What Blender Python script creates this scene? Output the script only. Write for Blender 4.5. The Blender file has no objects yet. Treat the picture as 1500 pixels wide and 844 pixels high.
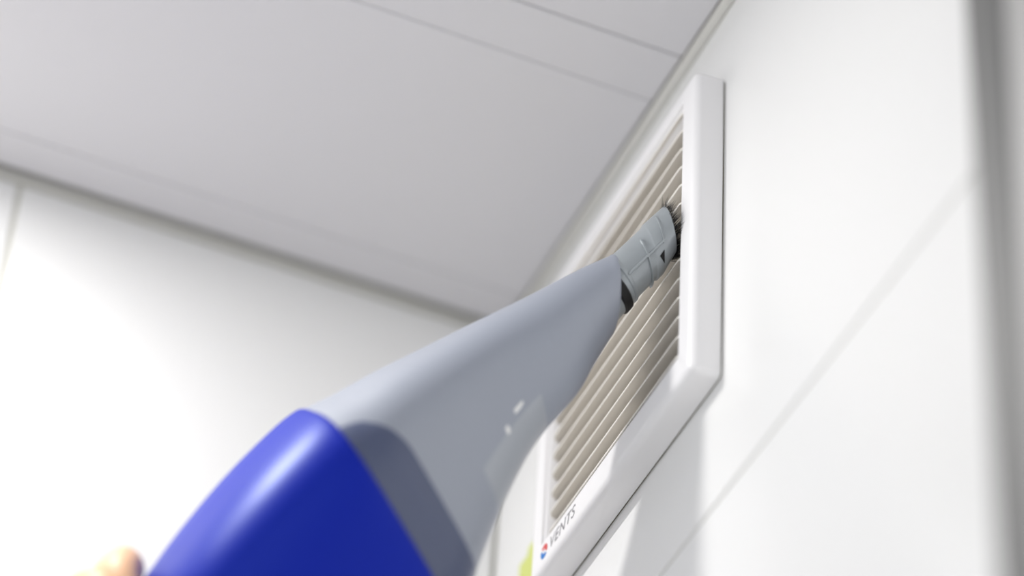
import bpy, bmesh, math, random
from mathutils import Vector, Matrix
random.seed(4)
S = bpy.context.scene
COL = S.collection

# ------------------------------------------------------------------ camera
cam_d = bpy.data.cameras.new('camera')
cam = bpy.data.objects.new('camera', cam_d); COL.objects.link(cam)
R_ = Vector((0.91776, -0.39419, 0.04740)); U_ = Vector((-0.29668, -0.60167, 0.74160)); F_ = Vector((0.26381, 0.69472, 0.66916))
C_ = Vector((-0.5316, 0, 0))
m3 = Matrix((R_, U_, -F_)).transposed()
cam.matrix_world = Matrix.Translation(C_) @ m3.to_4x4()
cam_d.sensor_width = 36.0; cam_d.lens = 36 * 5112.4 / 1500
cam_d.clip_start = 0.02; cam_d.clip_end = 50
cam_d.dof.use_dof = True; cam_d.dof.focus_distance = 1.705; cam_d.dof.aperture_fstop = 2.3
S.camera = cam

# ------------------------------------------------------------------ world, lamp, exposure
w = bpy.data.worlds.new('room_light'); S.world = w; w.use_nodes = True
bg = w.node_tree.nodes['Background']; bg.inputs[0].default_value = (0.975, 0.985, 1.0, 1); bg.inputs[1].default_value = 1.20
CEIL = 1.310
LAMP = Vector((-0.42, 1.183, CEIL - 0.010))
la = bpy.data.lights.new('downlight_lamp', 'AREA'); la.shape = 'DISK'; la.size = 0.06; la.energy = 2.9; la.color = (1.0, 0.985, 0.965)
lo = bpy.data.objects.new('downlight_lamp', la); COL.objects.link(lo); lo.location = LAMP
vs = S.view_settings; S.display_settings.display_device = 'sRGB'
vs.view_transform = 'Standard'; vs.look = 'None'; vs.exposure = 0.0; vs.gamma = 1.0; vs.use_curve_mapping = False

# ------------------------------------------------------------------ helpers
def srgb(r, g, b):
    f = lambda c: (c / 255 / 12.92) if c / 255 <= 0.04045 else ((c / 255 + 0.055) / 1.055) ** 2.4
    return (f(r), f(g), f(b), 1)

def mat(name, col, rough=0.5, spec=0.5, noise=0.0, nscale=20, bump=0.0, bscale=200, metal=0.0, coat=0.0, sss=0.0):
    m = bpy.data.materials.new(name); m.use_nodes = True
    nt = m.node_tree; b = nt.nodes['Principled BSDF']
    b.inputs['Base Color'].default_value = col
    b.inputs['Roughness'].default_value = rough
    b.inputs['Specular IOR Level'].default_value = spec
    b.inputs['Metallic'].default_value = metal
    b.inputs['Coat Weight'].default_value = coat
    b.inputs['Coat Roughness'].default_value = 0.3
    if sss:
        b.inputs['Subsurface Weight'].default_value = sss; b.inputs['Subsurface Radius'].default_value = (0.012, 0.005, 0.003)
    tc = nt.nodes.new('ShaderNodeTexCoord')
    if noise:
        n = nt.nodes.new('ShaderNodeTexNoise'); n.inputs['Scale'].default_value = nscale; n.inputs['Detail'].default_value = 4
        mx = nt.nodes.new('ShaderNodeMix'); mx.data_type = 'RGBA'
        mx.inputs[6].default_value = col
        mx.inputs[7].default_value = tuple(c * (1 - noise) for c in col[:3]) + (1,)
        nt.links.new(tc.outputs['Object'], n.inputs['Vector']); nt.links.new(n.outputs[0], mx.inputs[0])
        nt.links.new(mx.outputs[2], b.inputs['Base Color'])
    if bump:
        n2 = nt.nodes.new('ShaderNodeTexNoise'); n2.inputs['Scale'].default_value = bscale
        bp = nt.nodes.new('ShaderNodeBump'); bp.inputs['Strength'].default_value = bump; bp.inputs['Distance'].default_value = 0.001
        nt.links.new(tc.outputs['Object'], n2.inputs['Vector']); nt.links.new(n2.outputs[0], bp.inputs['Height'])
        nt.links.new(bp.outputs[0], b.inputs['Normal'])
    return m

M_tile = mat('white_glazed_tile', srgb(238, 238, 237), 0.22, 0.4, noise=0.02, nscale=3)
M_grout = mat('pale_grout', srgb(206, 205, 196), 0.9, 0.2, noise=0.1, nscale=60)
M_plank = mat('white_ceiling_panel', srgb(214, 213, 216), 0.45, 0.3, noise=0.02, nscale=8)
M_bed = mat('ceiling_void', srgb(150, 150, 148), 0.9, 0.2, noise=0.1, nscale=40)
M_trim = mat('white_plastic_trim', srgb(222, 221, 216), 0.4, 0.4, noise=0.03, nscale=30)
M_floor = mat('pale_floor_tile', srgb(215, 212, 206), 0.4, 0.4, noise=0.08, nscale=4)
M_vent = mat('white_vent_plastic', srgb(240, 239, 240), 0.3, 0.4, noise=0.015, nscale=30)
M_slat = mat('cream_vent_slat', srgb(238, 234, 227), 0.4, 0.35, noise=0.05, nscale=90)
M_gap = mat('grimy_gap', srgb(122, 116, 94), 0.9, 0.1, noise=0.4, nscale=120)
M_duct = mat('dark_duct', srgb(160, 152, 142), 0.9, 0.1, noise=0.3, nscale=80)
M_grey = mat('grey_vacuum_plastic', srgb(146, 152, 165), 0.5, 0.6, noise=0.03, nscale=30, coat=0.8)
M_grey.node_tree.nodes['Principled BSDF'].inputs['Coat Roughness'].default_value = 0.45
M_noz = mat('silver_nozzle_plastic', srgb(158, 164, 168), 0.3, 0.5, noise=0.05, nscale=60, metal=0.15)
M_band = mat('slate_blue_band', srgb(70, 80, 110), 0.4, 0.5, noise=0.05, nscale=20, coat=0.4)
M_blue = mat('cobalt_blue_plastic', srgb(0, 26, 158), 0.46, 0.42, noise=0.03, nscale=20)
M_blue.node_tree.nodes['Principled BSDF'].inputs['Specular Tint'].default_value = (0.42, 0.6, 1.0, 1)
M_dark = mat('black_bristle_and_shade', srgb(30, 29, 30), 0.6, 0.3, noise=0.3, nscale=300)  # bristles, notch and the painted shade at the nozzle throat
M_win = mat('clear_grey_window', srgb(160, 165, 173), 0.3, 0.6, noise=0.02, nscale=20, coat=0.5)
M_skin = mat('skin', srgb(236, 190, 152), 0.5, 0.35, noise=0.08, nscale=60, bump=0.15, bscale=400, sss=0.1)
M_lime = mat('lime_print', srgb(214, 222, 128), 0.5, 0.3, noise=0.05, nscale=60)
M_red = mat('red_print', srgb(214, 84, 84), 0.5, 0.3, noise=0.05, nscale=60)
M_blu2 = mat('blue_print', srgb(40, 120, 200), 0.5, 0.3, noise=0.05, nscale=60)
M_ink = mat('grey_print', srgb(150, 148, 152), 0.5, 0.3, noise=0.05, nscale=60)
M_seal = mat('grey_rubber_seal', srgb(104, 104, 103), 0.5, 0.3, noise=0.04, nscale=20)
M_alu = mat('pale_grey_profile', srgb(164, 163, 162), 0.45, 0.4, noise=0.03, nscale=20)
M_lampd = mat('lamp_diffuser', (1, 1, 1, 1), 0.5)
M_lampd.node_tree.nodes['Principled BSDF'].inputs['Emission Color'].default_value = (1, 0.985, 0.965, 1)
M_lampd.node_tree.nodes['Principled BSDF'].inputs['Emission Strength'].default_value = 3.0

def obj(name, bm, m, parent=None, smooth=False):
    me = bpy.data.meshes.new(name)
    if isinstance(bm, bmesh.types.BMesh):
        bmesh.ops.recalc_face_normals(bm, faces=bm.faces); bm.to_mesh(me); bm.free()
    else:
        me.from_pydata(*bm); me.update()
    me.materials.append(m)
    if smooth:
        me.polygons.foreach_set('use_smooth', [True] * len(me.polygons))
        me.set_sharp_from_angle(angle=math.radians(40))
    o = bpy.data.objects.new(name, me); COL.objects.link(o)
    if parent is not None: o.parent = parent
    return o

def tag(o, label=None, cat=None, group=None, kind=None):
    if label: o['label'] = label
    if cat: o['category'] = cat
    if group: o['group'] = group
    if kind: o['kind'] = kind
    return o

def thing(name, label, cat, loc):
    o = bpy.data.objects.new(name, None); COL.objects.link(o); o.location = loc; o.empty_display_size = 0.02
    tag(o, label, cat)
    bpy.context.view_layer.update()
    return o

def part(name, bm, m, parent, smooth=False):
    """geometry given in room coordinates, stored relative to the parent"""
    o = obj(name, bm, m, None, smooth)
    off = Vector((0, 0, 0)); p = parent
    while p is not None:
        off += p.location; p = p.parent
    o.data.transform(Matrix.Translation(-off))
    o.parent = parent
    return o

def box(x0, x1, y0, y1, z0, z1, bev=0.0, seg=1):
    bm = bmesh.new()
    bmesh.ops.create_cube(bm, size=1, matrix=Matrix.Translation(((x0 + x1) / 2, (y0 + y1) / 2, (z0 + z1) / 2)) @ Matrix.Diagonal((x1 - x0, y1 - y0, z1 - z0, 1)))
    if bev:
        bmesh.ops.bevel(bm, geom=bm.edges[:], offset=bev, segments=seg, affect='EDGES', profile=0.5)
    return bm

# ------------------------------------------------------------------ setting
FLOOR = -1.25
fl = tag(obj('floor', box(-1.8, 0.1, -1.0, 1.5, FLOOR - 0.05, FLOOR), M_floor), 'pale tiled bathroom floor far below the vent', 'floor', kind='structure')
wr = tag(obj('wall_right', box(0.0015, 0.09, -1.0, 1.49, FLOOR, 1.40), M_grout), 'white tiled wall on the right carrying the square vent', 'wall', kind='structure')
wb = tag(obj('wall_back', box(-1.8, 0.0015, 1.4015, 1.49, FLOOR, 1.40), M_grout), 'white tiled wall on the left meeting the ceiling', 'wall', kind='structure')
ce = tag(obj('ceiling', box(-1.8, 0.0015, -1.0, 1.4015, CEIL + 0.004, 1.40), M_bed), 'grey white panelled ceiling with long narrow grooves', 'ceiling', kind='structure')
rows = [1.3095, 0.9915]
while rows[-1] - 0.3 > FLOOR: rows.append(rows[-1] - 0.3)
rows.append(FLOOR)
g = 0.0011
for r1, r0 in zip(rows[:-1], rows[1:]):
    for y0, y1 in ((0.8, 1.4), (0.2, 0.8), (-0.4, 0.2), (-1.0, -0.4)):
        part('tile', box(0.0, 0.006, y0 + g, y1 - g, r0 + g, r1 - g, 0.0006), M_tile, wr)
    for x0, x1 in ((-0.291, 0.0), (-0.891, -0.291), (-1.491, -0.891), (-1.8, -1.491)):
        part('tile', box(x0 + 0.0014, x1 - 0.0014, 1.4, 1.406, r0 + g, r1 - g, 0.0006), M_tile, wb)
# ceiling: wide planks with narrow strips between them (underside at CEIL)
y = 1.4 - 0.0015
edges = [(1.36505, 1.3920, 0.0005, 0.0022), (1.19265, 1.36495, 0.0, 0.0016), (1.1569, 1.19255, 0.0002, 0.0012)]
b = 1.1560
for k in range(5):
    edges.append((b - 0.1722, b, 0.0, 0.0010)); edges.append((b - 0.2082, b - 0.1723, 0.0002, 0.0010)); b -= 0.2092
edges.append((-1.0, b, 0, 0.001))
for y0, y1, up, bv in edges:
    part('ceiling_plank', box(-1.8, -0.0062, y0, y1, CEIL + up, CEIL + 0.006 + up, bv, 3), M_plank, ce)
tag(obj('trim_1', box(-0.0052, 0.0005, -1.0, 1.3995, CEIL - 0.0012, CEIL + 0.006, 0.0008, 2), M_trim), 'thin white trim along the top of the vent wall', 'trim', kind='structure')
tag(obj('trim_2', box(-1.8, -0.006, 1.3982, 1.4005, CEIL - 0.0005, CEIL + 0.006, 0.0006, 2), M_trim), 'thin pale trim between the ceiling and left wall', 'trim', kind='structure')
# upright profile at the right of the picture
post = thing('trim_3', 'blurred grey upright profile with a dark seal at the right edge', 'trim', (-0.015, 0.77, FLOOR)); post['kind'] = 'structure'
part('profile', box(-0.030, 0.0, 0.720, 0.8030, FLOOR, CEIL - 0.002, 0.002, 2), M_alu, post)
part('seal', box(-0.030, -0.001, 0.8035, 0.8330, FLOOR, CEIL - 0.002, 0.003, 4), M_seal, post, True)
# downlight just outside the view
dl = thing('downlight', 'small round recessed downlight in the panelled ceiling', 'ceiling light', (LAMP.x, LAMP.y, CEIL))
def disc_ring(r0, r1, z0, z1, n=40):
    bm = bmesh.new(); L = []
    for r, z in ((r0, z0), (r1, z0), (r1, z1), (r0, z1)):
        L.append([bm.verts.new((LAMP.x + r * math.cos(2 * math.pi * i / n), LAMP.y + r * math.sin(2 * math.pi * i / n), z)) for i in range(n)])
    for a in range(4):
        for i in range(n):
            bm.faces.new((L[a][i], L[a][(i + 1) % n], L[(a + 1) % 4][(i + 1) % n], L[(a + 1) % 4][i]))
    return bm
part('bezel', disc_ring(0.034, 0.044, CEIL - 0.004, CEIL + 0.001), M_trim, dl, True)
part('diffuser', disc_ring(0.0005, 0.034, CEIL - 0.003, CEIL), M_lampd, dl)

# ------------------------------------------------------------------ vent grille
VY0, VY1, VZ0, VZ1, VX = 1.1165, 1.3065, 1.0625, 1.2610, -0.0165
IY0, IY1, IZ0, IZ1 = 1.1310, 1.2932, 1.0798, 1.2500
vent = thing('vent_grille', 'square white plastic vent grille with slanted slats high on the wall', 'vent', (0, (VY0 + VY1) / 2, VZ0))
def rrect(y0, y1, z0, z1, r, n=5):
    pts = []
    for cy, cz, a0 in ((y1 - r, z1 - r, 0), (y0 + r, z1 - r, 90), (y0 + r, z0 + r, 180), (y1 - r, z0 + r, 270)):
        for i in range(n + 1):
            a = math.radians(a0 + 90 * i / n); pts.append((cy + r * math.cos(a), cz + r * math.sin(a)))
    return pts
def frame_mesh():
    loops = []
    R = 0.0045
    prof = [(0.0006, -0.0006), (0.0, -0.0011), (0.0, VX + R)]
    for i in range(1, 7):
        a = math.radians(90 * i / 6); prof.append((R - R * math.cos(a), VX + R - R * math.sin(a)))
    for u, x in prof:
        loops.append([(x, p, q) for p, q in rrect(VY0 + u, VY1 - u, VZ0 + u, VZ1 - u, max(0.0008, 0.0035 - u))])
    for u, x in ((-0.0006, VX), (0.0, VX + 0.0006), (0.0, VX + 0.002), (0.0012, VX + 0.0022), (0.0015, VX + 0.0026), (0.0015, -0.0006)):
        loops.append([(x, p, q) for p, q in rrect(IY0 + u, IY1 - u, IZ0 + u, IZ1 - u, 0.0009)])
    bm = bmesh.new(); V = [[bm.verts.new(p) for p in l] for l in loops]; n = len(V[0]); K = len(V)
    for k in range(K):
        A, B = V[k], V[(k + 1) % K]
        for i in range(n):
            bm.faces.new((A[i], A[(i + 1) % n], B[(i + 1) % n], B[i]))
    return bm
part('frame', frame_mesh(), M_vent, vent, True)
def gasket_mesh():
    bm = bmesh.new(); V = []
    for (o, x) in ((0.0010, 0.0), (0.0010, -0.0008), (0.010, -0.0008), (0.010, 0.0)):
        V.append([bm.verts.new((x, p, q)) for p, q in rrect(VY0 + o, VY1 - o, VZ0 + o, VZ1 - o, 0.002)])
    n = len(V[0])
    for k in range(4):
        for i in range(n):
            bm.faces.new((V[k][i], V[k][(i + 1) % n], V[(k + 1) % 4][(i + 1) % n], V[(k + 1) % 4][i]))
    return bm
tag(part('gasket', gasket_mesh(), M_gap, vent), 'grimy dark gap line behind the vent frame')
part('backing_mesh', box(-0.0012, 0.0, IY0 - 0.003, IY1 + 0.003, IZ0 - 0.003, IZ1 + 0.003), M_duct, vent)
TIPX = VX + 0.0018
def slat_mesh():
    """front lip at z=0, blade rising 45 degrees towards the wall, ends rounded back"""
    bm = bmesh.new(); V = []
    y0, y1 = IY0 + 0.0015, IY1 - 0.0015; L = y1 - y0
    N = 26; rc = 0.007
    for i in range(N + 1):
        t = i / N
        t = 0.5 - 0.5 * math.cos(math.pi * t)
        yy = y0 + L * t
        d = min(yy - y0, y1 - yy)
        back = 0.0
        if d < rc: back = rc - math.sqrt(max(0, rc * rc - (rc - d) ** 2))
        back *= 0.8
        sec = [(0.0, 0.0), (0.0003, -0.0002), (0.0042, 0.0022), (0.0118, 0.0068), (0.0118, 0.0078), (0.0040, 0.0032), (0.0004, 0.0011), (0.0, 0.0009)]
        V.append([bm.verts.new((TIPX + min(0.0118, a + back * (1 - a / 0.0118)), yy, b + 0.25 * back * (1 - a / 0.0118))) for a, b in sec])
    n = len(V[0])
    for i in range(N):
        for k in range(n):
            bm.faces.new((V[i][k], V[i][(k + 1) % n], V[i + 1][(k + 1) % n], V[i + 1][k]))
    bm.faces.new(V[0]); bm.faces.new(V[-1])
    return bm
s0 = part('slat', slat_mesh(), M_slat, vent, True)
base_z = vent.location.z
for k in range(14):
    o = s0 if k == 0 else s0.copy()
    if k: COL.objects.link(o); o.parent = vent
    o.location.z = 1.0850 + 0.0125 * k
# mark printed on the lower bar: round red and blue emblem, grey italic lettering
tz, ty = 1.0726, 1.2874
emb = bmesh.new()
def half_disc(bm, r, a0, a1, x, n=14):
    c = [bm.verts.new((x, ty - r * 0.35 * math.cos(math.radians(a0 + (a1 - a0) * i / n)), tz + r * 0.35 * math.sin(math.radians(a0 + (a1 - a0) * i / n)))) for i in range(n + 1)]
    d = [bm.verts.new((x, ty - r * math.cos(math.radians(a0 + (a1 - a0) * i / n)), tz + r * math.sin(math.radians(a0 + (a1 - a0) * i / n)))) for i in range(n + 1)]
    for i in range(n): bm.faces.new((c[i], c[i + 1], d[i + 1], d[i]))
    return bm
tag(part('emblem_arc', half_disc(bmesh.new(), 0.0042, -20, 140, VX - 0.0001), M_red, vent), 'red upper half of the round emblem')
tag(part('emblem_arc', half_disc(bmesh.new(), 0.0042, 160, 320, VX - 0.0001), M_blu2, vent), 'blue lower half of the round emblem')
cu = bpy.data.curves.new('lettering', 'FONT'); cu.body = 'VENTS'; cu.size = 0.0098; cu.shear = 0.25; cu.extrude = 0.00005; cu.space_character = 1.12
tmp = bpy.data.objects.new('lettering_tmp', cu); COL.objects.link(tmp)
bpy.context.view_layer.update()
dg = bpy.context.evaluated_depsgraph_get()
lm = bpy.data.meshes.new_from_object(tmp.evaluated_get(dg))
bpy.data.objects.remove(tmp)
lm.materials.clear(); lm.materials.append(M_ink)
# text x -> -Y, text y -> +Z, text z -> -X
lm.transform(Matrix(((0, 0, -1, VX - 0.0001), (-1, 0, 0, 1.2812), (0, 1, 0, 1.0692), (0, 0, 0, 1))))
lt = bpy.data.objects.new('lettering', lm); COL.objects.link(lt)
lm.transform(Matrix.Translation(-vent.location)); lt.parent = vent
tag(lt, 'grey italic lettering on the lower bar')

# lime mark left of the vent
dec = bmesh.new()
for (ya, yb, za, zb) in ((1.3385, 1.3500, 1.060, 1.1235), (1.3500, 1.3610, 1.060, 1.1195), (1.3610, 1.3760, 1.060, 1.1080)):
    b_ = box(-0.0006, 0.0001, ya, yb, za, zb)
    me_ = bpy.data.meshes.new('t'); b_.to_mesh(me_); b_.free(); dec.from_mesh(me_); bpy.data.meshes.remove(me_)
tag(obj('sticker', dec, M_lime), 'pale lime green stepped sticker on the tile left of the vent', 'sticker')

# ------------------------------------------------------------------ handheld vacuum
T = Vector((-0.022, 1.142, 1.1632))
A = Vector((0.5352, -0.3098, 0.7859)).normalized()
E1 = Vector((-0.8437, -0.1489, 0.5158)).normalized(); E1 = (E1 - A * E1.dot(A)).normalized()
E2 = E1.cross(A).normalized()
if E2.dot(Vector((0, -1, 0))) < 0: E2 = -E2
def P(k, a, b): return T + A * k + E1 * a + E2 * b
vac = thing('handheld_vacuum', 'blue and grey handheld vacuum cleaner with its brush nozzle against the vent', 'vacuum cleaner', P(-0.34, 0, 0))

def interp(tab, k):
    if k >= tab[0][0]: return tab[0][1:]
    for p, q in zip(tab[:-1], tab[1:]):
        if p[0] >= k >= q[0]:
            t = (p[0] - k) / (p[0] - q[0]); return tuple(u + (v - u) * t for u, v in zip(p[1:], q[1:]))
    return tab[-1][1:]
# k along the axis, radius, offset along E1, lean of the ring on the viewer's side
PROFILE = [(-0.0400, 0.0136, -0.0036, -0.05, 1.10), (-0.0620, 0.0196, -0.0026, -0.07, 0.75), (-0.0822, 0.0246, -0.0018, -0.10, 0.50), (-0.1148, 0.0306, 0.0018, -0.14, 0.38),
           (-0.1433, 0.0384, 0.0022, -0.18, 0.30), (-0.1714, 0.0475, 0.0010, -0.22, 0.25), (-0.1921, 0.0542, -0.0006, -0.25, 0.20), (-0.1990, 0.0560, -0.0006, -0.25, 0.20),
           (-0.2161, 0.0595, 0.0, -0.25, 0.20), (-0.2397, 0.0597, 0.0, -0.23, 0.18), (-0.2630, 0.0581, 0.0, -0.20, 0.15), (-0.2892, 0.0542, 0.0, -0.15, 0.10), (-0.3087, 0.0500, 0.0, -0.10, 0.05),
           (-0.3215, 0.0446, 0.0031, -0.05, 0.0), (-0.3342, 0.0359, 0.0122, 0.0, 0.0), (-0.3469, 0.0255, 0.0227, 0.0, 0.0), (-0.3594, 0.0187, 0.0317, 0.0, 0.0), (-0.3781, 0.0165, 0.0366, 0.0, 0.0),
           (-0.4537, 0.0164, 0.0364, 0.0, 0.0), (-0.4626, 0.0199, 0.0363, 0.0, 0.0), (-0.4714, 0.0187, 0.0362, 0.0, 0.0)]
def smooth_tab(tab, n):
    """Catmull-Rom through the table"""
    out = []
    for i in range(len(tab) - 1):
        p0, p1, p2, p3 = tab[max(0, i - 1)], tab[i], tab[i + 1], tab[min(len(tab) - 1, i + 2)]
        for j in range(n):
            t = j / n
            out.append(tuple(0.5 * ((2 * b) + (c - a) * t + (2 * a - 5 * b + 4 * c - d) * t * t + (3 * b - a - 3 * c + d) * t ** 3) for a, b, c, d in zip(p0, p1, p2, p3)))
    out.append(tab[-1]); return out
FINE = smooth_tab(PROFILE, 5)
ROT = math.radians(14)
def se(ph, n):
    c, s_ = math.cos(ph), math.sin(ph)
    q = (abs(c) ** n + abs(s_) ** n) ** (-1 / n)
    return q * math.cos(ph + ROT), q * math.sin(ph + ROT)
REACH = {}
def reach(n):
    n = round(n, 2)
    if n not in REACH: REACH[n] = max(se(2 * math.pi * i / 360, n)[0] for i in range(360))
    return REACH[n]
def surf(k, ph, off=0.0):
    r, o, sh, ti = interp(FINE, k); r += off
    t = max(0.0, min(1.0, (-0.060 - k) / 0.120)); t2 = max(0.0, min(1.0, (-0.300 - k) / 0.050))
    n = 2.0 + 1.5 * t * (1 - t2)
    ca, sa = se(ph, n); ca *= r / reach(n); sa *= r / reach(n)
    if sa < 0: sa *= 1.22  # unseen far side swollen to widen the shadow cast on the wall
    return P(k + sh * sa + ti * ca, o + ca, sa)
def loft(ks, n=64, offs=None, cap0=True, cap1=True, tilt=0.0):
    bm = bmesh.new(); V = []
    for j, k in enumerate(ks):
        of = offs[j] if offs else 0.0
        V.append([bm.verts.new(surf(k, 2 * math.pi * i / n, of)) for i in range(n)])
    for a, b in zip(V[:-1], V[1:]):
        for i in range(n): bm.faces.new((a[i], a[(i + 1) % n], b[(i + 1) % n], b[i]))
    if cap0: bm.faces.new(V[0])
    if cap1: bm.faces.new(V[-1])
    return bm
def rng(a, b, n): return [a + (b - a) * i / n for i in range(n + 1)]

# grey dust cup with a rolled front lip
ks = [-0.0560, -0.0460, -0.0424, -0.0409, -0.0404, -0.0407, -0.0420] + rng(-0.0440, -0.2098, 40)
of = [-0.0040, -0.0030, -0.0026, -0.0018, -0.0009, -0.0002, 0.0002] + [0.0] * 41
cup = part('dust_cup', loft(ks, offs=of, cap0=False), M_grey, vac, True)
bm = bmesh.new(); V = []
for i in range(25):
    t_ = 0.5 - 0.5 * math.cos(math.pi * i / 24); k = -0.1860 - 0.0240 * t_; row = []
    for j in range(41):
        p0 = 36 + 30 * (1 - math.sqrt(max(0, 1 - (1 - t_) ** 2))); ph = math.radians(p0 + (186 - p0) * j / 40); e = min(i, j, 40 - j)
        row.append(bm.verts.new(surf(k, ph, (-0.0006, 0.0002, 0.0004)[min(2, e)])))
    V.append(row)
for a, b in zip(V[:-1], V[1:]):
    for i in range(40): bm.faces.new((a[i], a[i + 1], b[i + 1], b[i]))
band = part('slate_band', bm, M_band, vac, True)  # dark slate patch over the viewer's flank of the cup
tag(band, 'dark slate blue band in front of the blue housing')
ks = [-0.2099, -0.2100, -0.2108, -0.2123] + rng(-0.2148, -0.3560, 44)
of = [-0.0030, 0.0002, 0.0008, 0.0010] + [0.0010] * 45
body = part('housing', loft(ks, offs=of), M_blue, vac, True)
part('handle', loft(rng(-0.3550, -0.4710, 30)), M_grey, vac, True)
# clear window patch on the cup, lower right flank
bm = bmesh.new(); V = []
for i in range(15):
    k = -0.106 - 0.054 * i / 14; row = []
    for j in range(13):
        ph = math.radians(105 + 40 * j / 12)
        e = min(i, 14 - i, j, 12 - j)
        row.append(bm.verts.new(surf(k, ph, (-0.0004, 0.0002, 0.0004)[min(2, e)])))
    V.append(row)
for a, b in zip(V[:-1], V[1:]):
    for i in range(12): bm.faces.new((a[i], a[i + 1], b[i + 1], b[i]))
win = part('cup_window', bm, M_win, vac, True); tag(win, 'lighter clear window on the cup flank')

# glints painted on the cup flank as small white raised marks
M_mark = mat('white_glint', srgb(238, 238, 236), 0.4, 0.4, noise=0.02, nscale=60)
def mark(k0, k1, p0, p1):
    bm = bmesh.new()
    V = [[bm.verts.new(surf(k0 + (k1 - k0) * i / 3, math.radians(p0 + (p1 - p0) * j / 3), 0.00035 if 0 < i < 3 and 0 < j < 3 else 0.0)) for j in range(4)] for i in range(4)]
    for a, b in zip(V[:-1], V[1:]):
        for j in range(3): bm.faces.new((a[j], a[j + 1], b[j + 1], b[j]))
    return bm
part('glint_mark', mark(-0.1200, -0.1270, 99, 102.5), M_mark, cup, True)
part('glint_mark', mark(-0.1335, -0.1360, 103, 110), M_mark, cup, True)
# silver nozzle with sleeve, rings and ribs
NZ = [(0.0050, 0.0118), (-0.010, 0.0119), (-0.030, 0.0122), (-0.045, 0.0130), (-0.056, 0.0140)]
NOFF = -0.0014
def nsurf(k, ph, off=0.0):
    r = interp(NZ, k)[0] + off
    t = max(0.0, min(1.0, (k + 0.040) / 0.035))
    kk = k + t * (0.73 * r * math.cos(ph)) - 0.17 * r * math.sin(ph)
    p = P(kk, NOFF + r * math.cos(ph), r * math.sin(ph))
    if p.x > -0.0158: p.x = -0.0158
    return p
def nloft(ks, offs, n=56, caps=True):
    bm = bmesh.new(); V = [[bm.verts.new(nsurf(k, 2 * math.pi * i / n, o)) for i in range(n)] for k, o in zip(ks, offs)]
    for a, b in zip(V[:-1], V[1:]):
        for i in range(n): bm.faces.new((a[i], a[(i + 1) % n], b[(i + 1) % n], b[i]))
    if caps: bm.faces.new(V[-1])
    return bm
ks = [-0.004, 0.004, 0.0050, 0.0050, 0.0044, -0.004, -0.0100, -0.0106, -0.0116, -0.020, -0.0205, -0.0300, -0.0303, -0.0310, -0.0325, -0.0330, -0.056]
of = [-0.0030, -0.0028, -0.0022, -0.0006, 0.0, 0.0002, 0.0003, 0.0001, -0.0004, -0.0004, -0.0004, -0.0004, -0.0004, 0.0003, 0.0003, -0.0004, -0.0004]
noz = part('nozzle', nloft(ks, of), M_noz, vac, True)
def ring_rib(k, p0, p1, wd, h):
    bm = bmesh.new(); V = []; N = 26
    for i in range(N + 1):
        ph = math.radians(p0 + (p1 - p0) * i / N)
        V.append([bm.verts.new(nsurf(k + dk, ph, o)) for dk, o in ((-wd, -0.0010), (-wd * 0.6, h), (wd * 0.6, h), (wd, -0.0010))])
    for a, b in zip(V[:-1], V[1:]):
        for i in range(4): bm.faces.new((a[i], a[(i + 1) % 4], b[(i + 1) % 4], b[i]))
    bm.faces.new(V[0]); bm.faces.new(V[-1]); return bm
def long_rib(ph, k0, k1, wd, h):
    bm = bmesh.new(); V = []; N = 12
    for i in range(N + 1):
        k = k0 + (k1 - k0) * i / N
        V.append([bm.verts.new(nsurf(k, math.radians(ph + dp), o)) for dp, o in ((-wd, -0.0010), (-wd * 0.5, h), (wd * 0.5, h), (wd, -0.0010))])
    for a, b in zip(V[:-1], V[1:]):
        for i in range(4): bm.faces.new((a[i], a[(i + 1) % 4], b[(i + 1) % 4], b[i]))
    bm.faces.new(V[0]); bm.faces.new(V[-1]); return bm
part('rib', ring_rib(-0.0040, 30, 96, 0.0006, 0.0008), M_noz, noz, True)
part('rib', ring_rib(-0.0160, 50, 190, 0.0007, 0.0008), M_noz, noz, True)
part('rib', long_rib(92, -0.0030, -0.0310, 4.0, 0.0008), M_noz, noz, True)
tag(part('throat_shade', ring_rib(-0.0395, 75, 205, 0.0042, 0.0008), M_dark, noz, True), 'dark strip for the shade where the nozzle enters the grey cup')  # black ring section paints the shade under the cup lip
# small triangular notch
bm = bmesh.new()
tri = [nsurf(-0.0085, math.radians(112), 0.0006), nsurf(-0.0045, math.radians(108), 0.0006), nsurf(-0.0050, math.radians(135), 0.0006)]
top = [bm.verts.new(p) for p in tri]; c0 = sum(tri, Vector()) / 3; low = bm.verts.new(c0 - (c0 - T).normalized() * 0.002)
bm.faces.new(top)
for i in range(3): bm.faces.new((top[i], top[(i + 1) % 3], low))
tag(part('notch', bm, M_dark, noz), 'small dark triangular notch')
# bristles
verts, faces = [], []
for i in range(900):
    ph = random.uniform(0, 2 * math.pi); rr = random.uniform(-0.0050, -0.0012)
    b0 = nsurf(0.0030, ph, rr)
    rad = (E1 * math.cos(ph) + E2 * math.sin(ph))
    d = (A * 1.0 + rad * random.uniform(-0.1, 0.8) + Vector((random.gauss(0, .15), random.gauss(0, .15), random.gauss(0, .15)))).normalized()
    ln = random.uniform(0.005, 0.011)
    s_ = d.cross(Vector((0.3, 0.9, 0.2))).normalized() * 0.00014; s2 = d.cross(s_).normalized() * 0.00014
    e = b0 + d * ln
    if e.x > -0.003: e.x = -0.003
    n0 = len(verts); verts += [tuple(b0 + s_), tuple(b0 - s_ * 0.5 + s2), tuple(b0 - s_ * 0.5 - s2), tuple(e)]
    faces += [(n0, n0 + 1, n0 + 3), (n0 + 1, n0 + 2, n0 + 3), (n0 + 2, n0, n0 + 3)]
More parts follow.
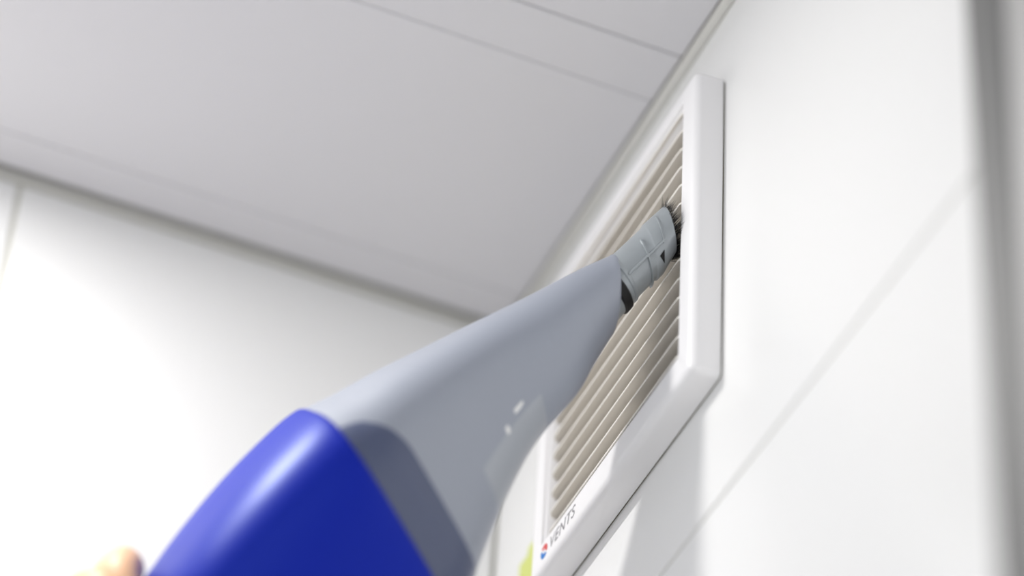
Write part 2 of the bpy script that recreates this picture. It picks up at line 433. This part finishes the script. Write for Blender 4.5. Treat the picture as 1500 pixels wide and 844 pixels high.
br = part('bristles', (verts, [], faces), M_dark, vac); br['kind'] = 'stuff'; tag(br, 'tuft of black bristles at the nozzle mouth')

# ------------------------------------------------------------------ hand on the handle
HO = 0.0365
verts, edges_, rads = [], [], []
def V_(p, r): verts.append(p); rads.append(r); return len(verts) - 1
def chain(start, pts):
    prev = start
    for (k, ang, rad, r) in pts:
        i = V_(P(k, HO + rad * math.cos(math.radians(ang)), rad * math.sin(math.radians(ang))), r); edges_.append((prev, i)); prev = i
wrist = V_(P(-0.450, HO - 0.030, -0.060), 0.026)
arm1 = V_(P(-0.508, HO - 0.060, -0.085), 0.030); arm2 = V_(P(-0.628, HO - 0.120, -0.120), 0.038)
edges_ += [(wrist, arm1), (arm1, arm2)]
palm = V_(P(-0.380, HO - 0.002, -0.040), 0.022); edges_.append((wrist, palm))
for i, (k, ln) in enumerate(((-0.3140, 1.0), (-0.3345, 1.08), (-0.3560, 1.02), (-0.3770, 0.88))):
    r = (0.0098, 0.0100, 0.0096, 0.0084)[i]
    # angle 0 = E1 (top), -90 = far side, 90 = viewer side
    b_ = 0.016 if i == 0 else 0.004
    chain(palm, [(k - 0.012, -72, 0.038, 0.0125), (k, -48, 0.0355, 0.0120), (k, -8, 0.0240 if i == 0 else 0.0285, r * 1.1), (k - b_ * 0.8, 40, 0.0290, r * 0.97), (k - b_ * 1.8, 88, 0.0272, r * 0.92), (k - b_ * 2.2, 88 + 34 * ln, 0.0265, r * 0.85)])
chain(palm, [(-0.408, -135, 0.034, 0.0150), (-0.388, -175, 0.0300, 0.0125), (-0.374, -215, 0.0275, 0.0105), (-0.365, -240, 0.0270, 0.0092)])
me = bpy.data.meshes.new('person'); 
hb = P(-0.41, HO, 0)
me.from_pydata([tuple(v - hb) for v in verts], edges_, []); me.update()
hand = bpy.data.objects.new('person', me); COL.objects.link(hand); hand.location = hb
me.materials.append(M_skin)
md = hand.modifiers.new('skin', 'SKIN'); md.use_smooth_shade = True
sv = me.skin_vertices[0].data if me.skin_vertices else None
if sv is None:
    bpy.context.view_layer.objects.active = hand
    bpy.ops.mesh.customdata_skin_add(); sv = me.skin_vertices[0].data
for i, r in enumerate(rads): sv[i].radius = (r, r)
sv[palm].use_root = True
sb = hand.modifiers.new('sub', 'SUBSURF'); sb.levels = 2; sb.render_levels = 2
tag(hand, 'bare hand gripping the handle behind the blue vacuum housing, at the lower left edge', 'person')
